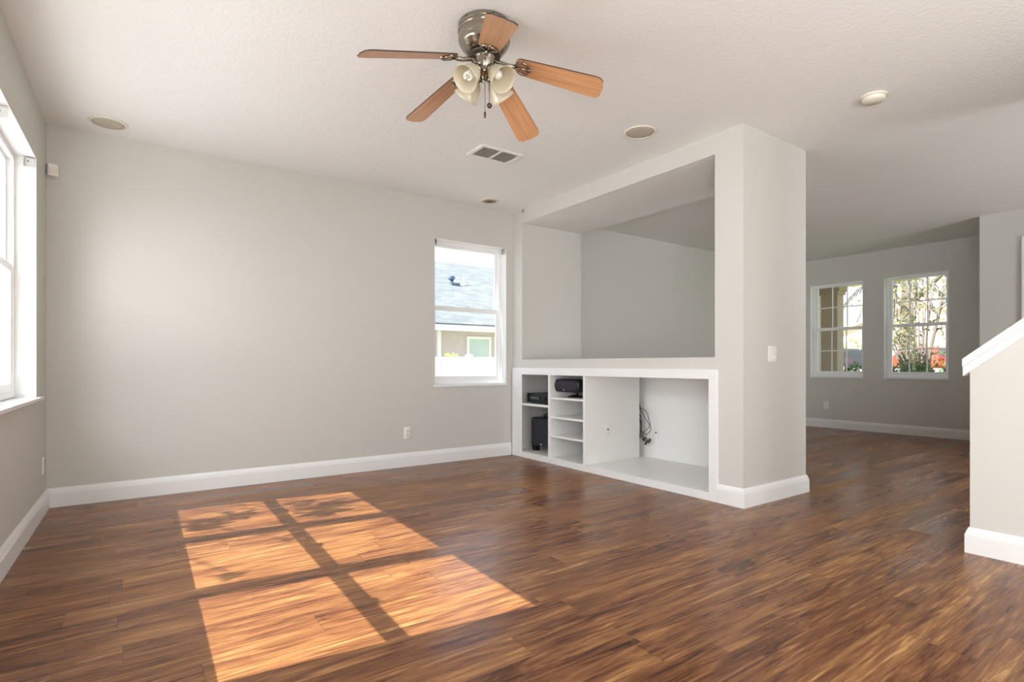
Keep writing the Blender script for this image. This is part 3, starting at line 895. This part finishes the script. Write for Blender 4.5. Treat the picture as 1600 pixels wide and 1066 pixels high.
# blades: (azimuth, droop, length)
HZ = -0.160
blades = [(176.0, 14.8, 0.655), (-115.2, 16.6, 0.640), (-37.6, 16.4, 0.622), (30.6, 16.8, 0.640), (101.4, 13.0, 0.622)]
for az, droop, L in blades:
    Mb = T(0, 0, HZ) @ Matrix.Rotation(math.radians(az), 4, 'Z') @ Matrix.Rotation(math.radians(droop), 4, 'Y')
    Mp = Mb @ Matrix.Rotation(math.radians(-13.5), 4, 'X')
    r0 = 0.165
    # outline (x along the blade, y across)
    hw0, hw1 = 0.054, 0.070
    ol = []
    for k in range(9):
        a = PI / 2 + PI * k / 8
        ol.append((r0 + 0.03 + 0.032 * math.cos(a), hw0 * math.sin(a) * 0.98))
    for k in range(1, 5):
        t = k / 5; ol.append((r0 + 0.03 + (L - 0.05 - r0 - 0.03) * t, -(hw0 + (hw1 - hw0) * t)))
    ol += [(L - 0.045, -hw1), (L - 0.022, -hw1 + 0.004), (L - 0.006, -hw1 + 0.022), (L - 0.006, -0.030), (L, 0.0), (L - 0.006, 0.030), (L - 0.006, hw1 - 0.022), (L - 0.022, hw1 - 0.004), (L - 0.045, hw1)]
    for k in range(4, 0, -1):
        t = k / 5; ol.append((r0 + 0.03 + (L - 0.05 - r0 - 0.03) * t, (hw0 + (hw1 - hw0) * t)))
    n = len(ol)
    mb = MB()
    mb.add([(x, y, -0.003) for x, y in ol], [tuple(range(n))], 0)
    mb.add([(x, y, 0.003) for x, y in ol], [tuple(range(n - 1, -1, -1))], 0)
    vs = [(x, y, -0.003) for x, y in ol] + [(x, y, 0.003) for x, y in ol]
    mb.add(vs, [(k, (k + 1) % n, n + (k + 1) % n, n + k) for k in range(n)], 1)
    bo = mb.build('blade', ['blade_wood', 'blade_edge'], fan, fix=False)
    bo.matrix_local = Mp
    # decorative iron under the blade root (local to the blade)
    q = MB()
    q.tube([(0.055, 0, -0.002), (0.09, 0, -0.010), (0.13, 0, -0.012), (0.165, 0, -0.008)], 0.011, 10)
    loop = [(0.165, 0.0), (0.18, 0.030), (0.205, 0.040), (0.225, 0.032), (0.235, 0.012), (0.225, 0.0), (0.235, -0.012), (0.225, -0.032), (0.205, -0.040), (0.18, -0.030), (0.165, 0.0)]
    q.tube([(x, y, -0.008) for x, y in loop], 0.0055, 8)
    q.tube([(0.165, 0, -0.008), (0.20, 0.0, -0.009), (0.245, 0, -0.008)], 0.006, 8)
    for (x, y) in ((0.208, 0.036), (0.208, -0.036), (0.245, 0.0)):
        q.lathe([(0.0, -0.014), (0.006, -0.0125), (0.008, -0.009), (0.008, -0.003)], T(x, y, 0), 12)
    q.build('blade_iron', 'pewter', bo)
# light kit
for k, az in enumerate((-167, -77, 13, 103)):
    a = math.radians(az)
    base = Vector((0.030 * math.cos(a), 0.030 * math.sin(a), -0.222))
    d = Vector((math.cos(a) * 0.72, math.sin(a) * 0.72, -0.69)).normalized()
    Ms = Matrix.Translation(base) @ d.to_track_quat('Z', 'Y').to_matrix().to_4x4()
    mb = MB()
    mb.lathe([(0.0, -0.004), (0.010, -0.004), (0.010, 0.016), (0.026, 0.020), (0.030, 0.026), (0.030, 0.042), (0.026, 0.044)], None, 28)
    for j in range(3):
        t = 2 * PI * j / 3
        mb.lathe([(0.0, 0.0), (0.004, 0.0), (0.004, 0.012), (0.0, 0.012)], T(0.03 * math.cos(t), 0.03 * math.sin(t), 0.034) @ Matrix.Rotation(t, 4, 'Z') @ Matrix.Rotation(PI / 2, 4, 'Y'), 8)
    ho = mb.build('lamp_holder', 'pewter', fan); ho.matrix_local = Ms
    mb = MB()
    prof = [(0.027, 0.040), (0.030, 0.052), (0.042, 0.066), (0.049, 0.085), (0.053, 0.108), (0.059, 0.130), (0.068, 0.146)]
    mb.lathe(prof + [(0.0665, 0.1465)] + [(r_ - 0.0025, z_) for r_, z_ in prof[::-1]], None, 40)
    sh = mb.build('lamp_shade', 'frosted_glass', fan); sh.matrix_local = Ms
    if k in (0,):
        mb = MB()
        pts = []
        for i in range(60):
            t = i / 59; an = t * 2 * PI * 3.5
            pts.append((0.018 * math.cos(an), 0.018 * math.sin(an), 0.070 + 0.052 * t))
        pts.append((0.0, 0.0, 0.126))
        mb.tube(pts, 0.0052, 8)
        mb.lathe([(0.0, 0.03), (0.013, 0.03), (0.021, 0.055), (0.021, 0.068), (0.0, 0.069)], None, 20)
    else:
        mb = MB(); mb.lathe([(0.0, 0.03), (0.012, 0.03), (0.013, 0.055), (0.022, 0.075), (0.024, 0.088), (0.018, 0.102), (0.0, 0.108)], None, 20)
    bb = mb.build('bulb', 'bulb_white', sh)
for (dx, dy, z1, kind) in ((-0.010, -0.022, -0.452, 0), (0.014, -0.026, -0.412, 1)):
    mb = MB(); mb.tube([(dx, dy, -0.235), (dx, dy, z1)], 0.0016, 6)
    for i in range(24):
        z = -0.24 + (z1 + 0.24) * i / 24
        mb.lathe([(0, -0.0022), (0.0022, 0), (0, 0.0022)], T(dx, dy, z), 6)
    c = mb.build('pull_chain', 'chain_brown', fan)
    mb = MB()
    if kind == 0: mb.lathe([(0.0, 0.006), (0.005, 0.002), (0.0065, -0.012), (0.005, -0.026), (0.0, -0.028)], T(dx, dy, z1), 14)
    else: mb.lathe([(0.0, 0.014), (0.008, 0.011), (0.014, 0.0), (0.008, -0.011), (0.0, -0.014)], T(dx, dy, z1), 16)
    mb.build('chain_knob', 'pewter_dark', c)

# ------------------------------------------------------------------ outdoors
rng = random.Random(7)
def leaf_blob(mb, c, rad, n, size, mi=0, r=rng):
    c = Vector(c)
    for _ in range(n):
        while True:
            p = Vector((r.uniform(-1, 1), r.uniform(-1, 1), r.uniform(-1, 1)))
            if p.length <= 1: break
        q = c + Vector((p.x * rad[0], p.y * rad[1], p.z * rad[2]))
        u = Vector((r.uniform(-1, 1), r.uniform(-1, 1), r.uniform(-1, 1))).normalized()
        v = u.cross(Vector((r.uniform(-1, 1), r.uniform(-1, 1), r.uniform(-1, 1)))).normalized()
        s = size * r.uniform(0.6, 1.3)
        mb.add([tuple(q - u * s), tuple(q + v * s * 0.45), tuple(q + u * s), tuple(q - v * s * 0.45)], [(0, 1, 2, 3)], mi)

mb = MB(); mb.box(-40, XF, 5.6, 70, -0.42, -0.30); mb.box(XF, 30, 7.5, 70, -0.42, -0.32)
struct(mb.build('ground_side_yard', 'soil'), 'side yard outside the roof-view window', 'ground')
mb = MB(); mb.box(-40, -0.72, -40, 5.59, -0.42, -0.30)
struct(mb.build('ground_back_yard', 'asphalt'), 'yard outside the deep three-part window', 'ground')
def gz(x): return -0.30 + 0.0235 * max(0.0, x - 10.0)
mb = MB(); mb.prism([(XF + 0.25, -0.30), (10.0, -0.30), (90.0, gz(90)), (90.0, -0.6), (XF + 0.25, -0.6)], -40, 60, 'y')
struct(mb.build('ground_front_yard', 'lawn_green'), 'front yard outside the two grid windows', 'ground')

# white vinyl fence
fe = root('vinyl_fence', (5.3, 9.0, -0.30), 'white vinyl privacy fence in front of the neighbouring house', 'fence')
mb = MB()
for k in range(28):
    x = -3.0 + 0.22 * k
    mb.box(x + 0.004, x + 0.216, 0.0, 0.03, 0.08, 1.40)
part(mb, 'panel_boards', 'fence_vinyl', fe)
mb = MB(); mb.box(-3.0, 3.2, -0.015, 0.045, 1.40, 1.47); mb.box(-3.0, 3.2, -0.015, 0.045, 0.04, 0.10); mb.box(-3.0, 3.2, -0.012, 0.042, 1.08, 1.14)
part(mb, 'rails', 'fence_vinyl', fe)
for x in (-2.4, 0.02, 2.44):
    mb = MB(); mb.box(x - 0.055, x + 0.055, -0.065, 0.045, 0, 1.50)
    mb.add([(x - 0.065, -0.075, 1.50), (x + 0.065, -0.075, 1.50), (x + 0.065, 0.055, 1.50), (x - 0.065, 0.055, 1.50), (x, -0.01, 1.53)], [(0, 1, 4), (1, 2, 4), (2, 3, 4), (3, 0, 4), (3, 2, 1, 0)])
    part(mb, 'post', 'fence_vinyl', fe)

# neighbour's house
hs = root('neighbor_house', (9.0, 13.5, -0.30), 'taupe neighbouring house with grey shingle roof behind the white fence', 'house')
mb = MB(); mb.box(-5.0, 7.0, 0.0, 8.0, 0.0, 2.35)
part(mb, 'walls', 'stucco_taupe', hs)
ang = math.atan(0.5)
Mr = T(0, -0.45, 2.33) @ Matrix.Rotation(ang, 4, 'X')
mb = MB(); mb.box(-5.5, 7.5, 0, 6.25, 0, 0.12)
ro = mb.build('roof', 'shingle_roof', hs); ro.matrix_local = Mr
mb = MB(); mb.box(-5.5, 7.5, -0.50, -0.452, 2.24, 2.40)
part(mb, 'fascia_gutter', 'fascia', hs)
mb = MB(); mb.box(-5.5, 7.5, -0.46, 0.0, 2.30, 2.325)
part(mb, 'soffit', 'fascia', hs)
mb = MB(); mb.box(-2.06, -1.95, -0.09, -0.01, 0.0, 2.3)
part(mb, 'downspout', 'fascia', hs)
mb = MB()
wx0, wx1, wz0, wz1 = -1.10, -0.29, 1.30, 2.13
mb.box(wx0, wx0 + 0.07, -0.05, -0.002, wz0, wz1); mb.box(wx1 - 0.07, wx1, -0.05, -0.002, wz0, wz1); mb.box(wx0 + 0.07, wx1 - 0.07, -0.05, -0.002, wz1 - 0.07, wz1); mb.box(wx0 + 0.07, wx1 - 0.07, -0.05, -0.002, wz0, wz0 + 0.07)
wo = part(mb, 'window', 'fascia', hs)
mb = MB(); mb.box(wx0 + 0.07, wx1 - 0.07, -0.03, -0.004, wz0 + 0.07, wz1 - 0.07)
part(mb, 'pane', 'far_window_glass', wo)
def on_roof(x, d): return Mr @ Vector((x, d, 0.12))
p = on_roof(-0.10, 3.55)
mb = MB(); mb.tube([(p.x, p.y, p.z - 0.05), (p.x, p.y, p.z + 0.17)], 0.06, 12); mb.rbox(p.x - 0.12, p.x + 0.07, p.y - 0.12, p.y + 0.08, p.z + 0.14, p.z + 0.27, 0.04, 3); mb.box(p.x - 0.05, p.x + 0.26, p.y - 0.10, p.y + 0.08, p.z - 0.03, p.z + 0.045)
part(mb, 'roof_vent', 'vent_blue', hs)
p = on_roof(0.42, 3.65)
mb = MB(); mb.tube([(p.x, p.y, p.z - 0.05), (p.x, p.y, p.z + 0.26)], 0.035, 12); mb.lathe([(0.12, -0.03), (0.04, 0.06)], T(p.x, p.y, p.z), 16)
part(mb, 'plumbing_stack', 'fascia', hs)
# shrub beyond the fence
sh = root('yellow_shrub', (6.02, 11.0, -0.22), 'yellow-green shrub peeking over the white fence', 'shrub')
mb = MB()
for (x, y, z, r_) in ((0, 0, 1.15, 0.34), (-0.30, 0.1, 1.12, 0.28), (0.27, 0.05, 1.14, 0.26), (0, 0, 0.6, 0.45)):
    leaf_blob(mb, (x, y, z), (r_, r_, r_ * 1.05), 260, 0.06)
part(mb, 'foliage', 'leaf_yellow', sh)
mb = MB()
for k in range(5): mb.tube([(0, 0, 0), (0.3 * math.cos(k * 1.3), 0.2 * math.sin(k * 1.3), 0.9)], 0.02, 6)
part(mb, 'stems', 'bark', sh)

# tree whose branches dapple the sun patch
tr = root('yard_tree', (-5.2, 6.3, -0.30), 'leafy yard tree outside the deep three-part window', 'tree')
mt = MB(); mt.tube([(0, 0, 0), (0.1, -0.1, 1.6), (0.0, 0.0, 3.4), (0.1, 0.1, 5.6)], 0.17, 10, taper=0.08)
ml = MB()
def from_floor(x, y, X):
    t = (x - X) / SUN_DIR.x
    return Vector((x, y, 0)) - SUN_DIR * t
b0 = Vector((-5.2, 6.3, -0.30))
for (fx_, fy_, X, rad, n) in ((0.44, 3.98, -3.6, 0.16, 40), (0.62, 4.12, -3.7, 0.13, 22), (1.12, 3.93, -3.5, 0.18, 46), (1.30, 4.02, -3.6, 0.14, 26), (0.75, 3.38, -3.9, 0.07, 9), (1.02, 4.2, -3.8, 0.10, 12), (0.42, 2.95, -3.7, 0.06, 5)):
    p = from_floor(fx_, fy_, X) - b0
    leaf_blob(ml, p, (rad * 0.8, rad, rad * 0.6), n, 0.07)
    mt.tube([(0.05, 0.05, 4.6), tuple((Vector((0.05, 0.05, 4.9)) + p) / 2 + Vector((0, 0, 0.1))), tuple(p)], 0.02, 6, taper=0.006)
for k in range(14):
    a = k * 2.4; rr = 0.5 + 0.13 * k % 0.9
    p = Vector((-0.9 + rr * math.cos(a), 1.2 + rr * math.sin(a), 5.4 + 0.12 * (k % 5)))
    leaf_blob(ml, p, (0.5, 0.5, 0.4), 70, 0.09)
part(mt, 'trunk', 'bark', tr); part(ml, 'foliage', 'leaf_dark', tr)

# front yard: porch column, car, hedge, trees, house across the street
pc = root('porch_column', (10.8, 4.92, -0.30), 'brown stucco porch column outside the near grid window', 'column')
mb = MB(); mb.box(-0.12, 0.12, -0.145, 0.145, 0, 2.75)
part(mb, 'shaft', 'column_brown', pc)
mb = MB(); mb.box(-0.17, 0.17, -0.20, 0.20, 2.68, 2.90); mb.box(-0.15, 0.15, -0.17, 0.17, 2.62, 2.68)
part(mb, 'capital', 'column_brown', pc)
mb = MB(); mb.box(-0.15, 0.15, -0.17, 0.17, 0.0, 0.16)
part(mb, 'base', 'column_brown', pc)
pw = root('porch_wall', (10.3, 5.27, -0.30), 'cream porch wall beside the brown column', 'porch wall')
mb = MB(); mb.box(-0.8, 1.4, -0.055, 0.3, 0, 3.2)
part(mb, 'wall_panel', 'stucco_cream', pw)
mb = MB(); mb.box(9.6, 12.0, 3.9, 5.5, 2.6, 2.8)
struct(mb.build('ceiling_porch', 'stucco_cream'), 'porch roof slab above the brown column', 'porch roof')
mb = MB(); mb.prism([(45.0, gz(45) - 0.02), (45.0, gz(45) + 0.02), (53.0, gz(53) + 0.02), (53.0, gz(53) - 0.02)], -30, 55, 'y')
struct(mb.build('road_street', 'asphalt'), 'pale street seen through the far windows', 'street')

def make_car(name, loc, rz, paint, label):
    r = root(name, loc, label, 'car', rz=rz)
    prof = [(-2.25, 0.45), (-2.3, 0.75), (-2.2, 1.05), (-1.95, 1.55), (-1.6, 1.68), (0.2, 1.70), (0.55, 1.62), (1.15, 1.12), (2.05, 0.98), (2.3, 0.75), (2.3, 0.42), (1.9, 0.35), (-1.9, 0.35)]
    mb = MB(); mb.prism(prof, -0.88, 0.88, 'y')
    part(mb, 'body', paint, r, 0.06)
    mb = MB()
    for s in (-1, 1):
        y = 0.885 * s
        mb.prism([(-1.75, 1.12), (-1.55, 1.56), (0.2, 1.58), (0.95, 1.12)], y, y + 0.01 * s, 'y')
    part(mb, 'side_windows', 'car_glass', r)
    mb = MB(); mb.add([(-2.185, -0.7, 1.12), (-2.185, 0.7, 1.12), (-1.975, 0.62, 1.53), (-1.975, -0.62, 1.53)], [(0, 1, 2, 3)])
    part(mb, 'rear_window', 'car_glass', r)
    for s in (-1, 1):
        mb = MB(); mb.rbox(-2.31, -2.15, 0.62 * s - 0.16, 0.62 * s + 0.16, 0.82, 1.10, 0.03, 2)
        part(mb, 'tail_light', 'tail_light', r)
    for x in (-1.4, 1.45):
        for s in (-1, 1):
            mb = MB(); mb.lathe([(0.0, -0.11), (0.2, -0.11), (0.34, -0.09), (0.34, 0.09), (0.2, 0.11), (0.0, 0.11)], T(x, 0.8 * s, 0.34) @ Matrix.Rotation(PI / 2, 4, 'X'), 24)
            w = part(mb, 'wheel', 'tyre', r)
            mb = MB(); mb.lathe([(0.0, -0.118), (0.18, -0.115), (0.2, -0.10)], T(x, 0.8 * s, 0.34) @ Matrix.Rotation(PI / 2 * s, 4, 'X'), 20)
            part(mb, 'rim', 'steel', w)
    return r
make_car('parked_suv', (41.5, 18.1, gz(41.5)), math.radians(-12), 'car_blue', 'dark blue parked suv seen past the porch column')
make_car('red_car', (42.0, 13.8, gz(42)), math.radians(62), 'car_red', 'red car half hidden behind the branches and hedge')

oh = root('street_house', (56.0, 20.0, gz(56)), 'cream gabled house across the street', 'house')
mb = MB(); mb.box(0, 8, -9, 6, 0, 2.9)
mb.prism([(-9, 2.9), (6, 2.9), (-1.5, 5.6)], 0.0, 8.0, 'x')
part(mb, 'walls', 'stucco_cream', oh)
for s in (-1, 1):
    mb = MB(); mb.prism([(-1.5 + s * 8.1, 2.68), (-1.5, 5.62), (-1.5, 5.90), (-1.5 + s * 8.3, 2.90)], -0.5, 8.5, 'x')
    part(mb, 'roof', 'roof_tan', oh)
mb = MB(); mb.box(-0.05, 0.0, -1.5, 3.5, 0, 2.3)
part(mb, 'garage_door', 'garage_white', oh)

# lagerstroemia-like multi-stem tree filling the second grid window
def shrub_tree(name, loc, label, stems, blobs, leaf, nleaf, size):
    r = root(name, loc, label, 'tree')
    mb = MB()
    for pts, r0, r1 in stems: mb.tube(pts, r0, 8, taper=r1)
    part(mb, 'trunk', 'bark', r)
    mb = MB()
    for c, rad in blobs: leaf_blob(mb, c, rad, nleaf, size)
    part(mb, 'foliage', leaf, r)
    return r
st_ = []; bl = []
for k in range(15):
    a = k * 2.399; sp = 0.25 + 0.75 * ((k * 0.618) % 1)
    tip = (0.75 * sp * math.cos(a), 1.15 * sp * math.sin(a), 2.5 + 0.9 * ((k * 0.37) % 1))
    mid = (tip[0] * 0.35, tip[1] * 0.38, tip[2] * 0.5)
    st_.append(([(0.05 * math.cos(a), 0.08 * math.sin(a), 0), mid, tip], 0.032, 0.008))
    for j in range(3):
        t = 0.55 + 0.2 * j
        b = (tip[0] * t + 0.2 * math.cos(a * 3 + j), tip[1] * t + 0.3 * math.sin(a * 2 + j), tip[2] * (0.45 + 0.22 * j))
        st_.append(([(mid[0] + (tip[0] - mid[0]) * 0.3 * j, mid[1] + (tip[1] - mid[1]) * 0.3 * j, mid[2] + (tip[2] - mid[2]) * 0.3 * j), b], 0.012, 0.005))
        bl.append((b, (0.28, 0.32, 0.26)))
    bl.append((tip, (0.35, 0.4, 0.3)))
shrub_tree('flowering_tree', (13.6, 4.45, -0.30), 'many-stemmed small tree with sparse olive leaves outside the farther grid window', st_, bl, 'leaf_olive', 15, 0.05)
shrub_tree('oak_tree', (18.0, 6.1, -0.30), 'tall tree with a dark leaning trunk behind the many-stemmed tree',
           [([(0, 0, 0), (0.0, 0.1, 2.0), (-0.1, -0.02, 4.0), (0.0, -0.2, 6.0)], 0.24, 0.15), ([(0, 0.05, 3.0), (0.3, -1.0, 4.2), (0.5, -2.0, 4.6)], 0.08, 0.03), ([(0, 0.05, 2.8), (0.3, 1.0, 4.0), (0.5, 1.8, 4.4)], 0.08, 0.03)],
           [((0.3, -1.2, 4.0), (0.6, 0.8, 0.7)), ((0.4, -2.2, 4.2), (0.6, 0.8, 0.8)), ((0.2, 1.0, 4.0), (0.6, 0.7, 0.6)), ((0.3, 1.9, 4.3), (0.5, 0.6, 0.6)), ((0.3, -0.2, 4.6), (0.6, 0.8, 0.5)), ((0.3, -2.6, 3.2), (0.5, 0.6, 0.6))],
           'leaf_olive', 130, 0.07)
# drooping palm seen between column and window edge
pm = root('palm_tree', (16.5, 6.35, -0.30), 'palm with drooping grey-green fronds behind the porch column', 'palm')
mb = MB(); mb.tube([(0, -0.1, 0), (0, -0.25, 2.0), (0.1, -0.35, 3.6)], 0.10, 10, taper=0.08)
part(mb, 'trunk', 'bark', pm)
mb = MB()
for k in range(9):
    a = k * 2 * PI / 9 + 0.3
    Lf = 1.5
    prev = None
    for i in range(9):
        t = i / 8
        c = Vector((0.1 + Lf * t * math.cos(a), -0.35 + Lf * t * math.sin(a), 3.6 + 0.45 * t - 1.5 * t * t))
        if prev is not None:
            mb.tube([tuple(prev), tuple(c)], 0.012, 5)
            side = Vector((-math.sin(a), math.cos(a), 0))
            for s in (-1, 1):
                for q_ in (0.0, 0.5):
                    o_ = prev + (c - prev) * q_
                    e_ = o_ + side * s * 0.22 * (1.1 - t) + Vector((0.1 * math.cos(a), 0.1 * math.sin(a), -0.28))
                    w_ = Vector((math.cos(a), math.sin(a), 0)) * 0.022
                    mb.add([tuple(o_ - w_), tuple(o_ + w_), tuple(e_)], [(0, 1, 2)])
        prev = c
part(mb, 'fronds', 'frond_grey', pm)
# clipped hedge
hg = root('clipped_hedge', (12.1, 4.15, -0.28), 'low dark green hedge in front of the many-stemmed tree', 'hedge')
mb = MB()
for k in range(9): leaf_blob(mb, (0.4, -1.3 + 0.3 * k, 0.70), (0.35, 0.3, 0.66), 420, 0.06)
part(mb, 'foliage', 'leaf_dark', hg)
mb = MB()
for k in range(9): mb.tube([(0.4, -1.3 + 0.3 * k, 0), (0.42, -1.28 + 0.3 * k, 0.8)], 0.02, 6)
part(mb, 'stems', 'bark', hg)
bs = root('lime_bush', (46.0, 20.3, gz(46)), 'lime green bush by the dark blue suv', 'shrub')
mb = MB()
for k in range(4): leaf_blob(mb, (0, -1.6 + 0.9 * k, 1.4), (0.8, 0.8, 1.3), 200, 0.14)
part(mb, 'foliage', 'leaf_yellow', bs)
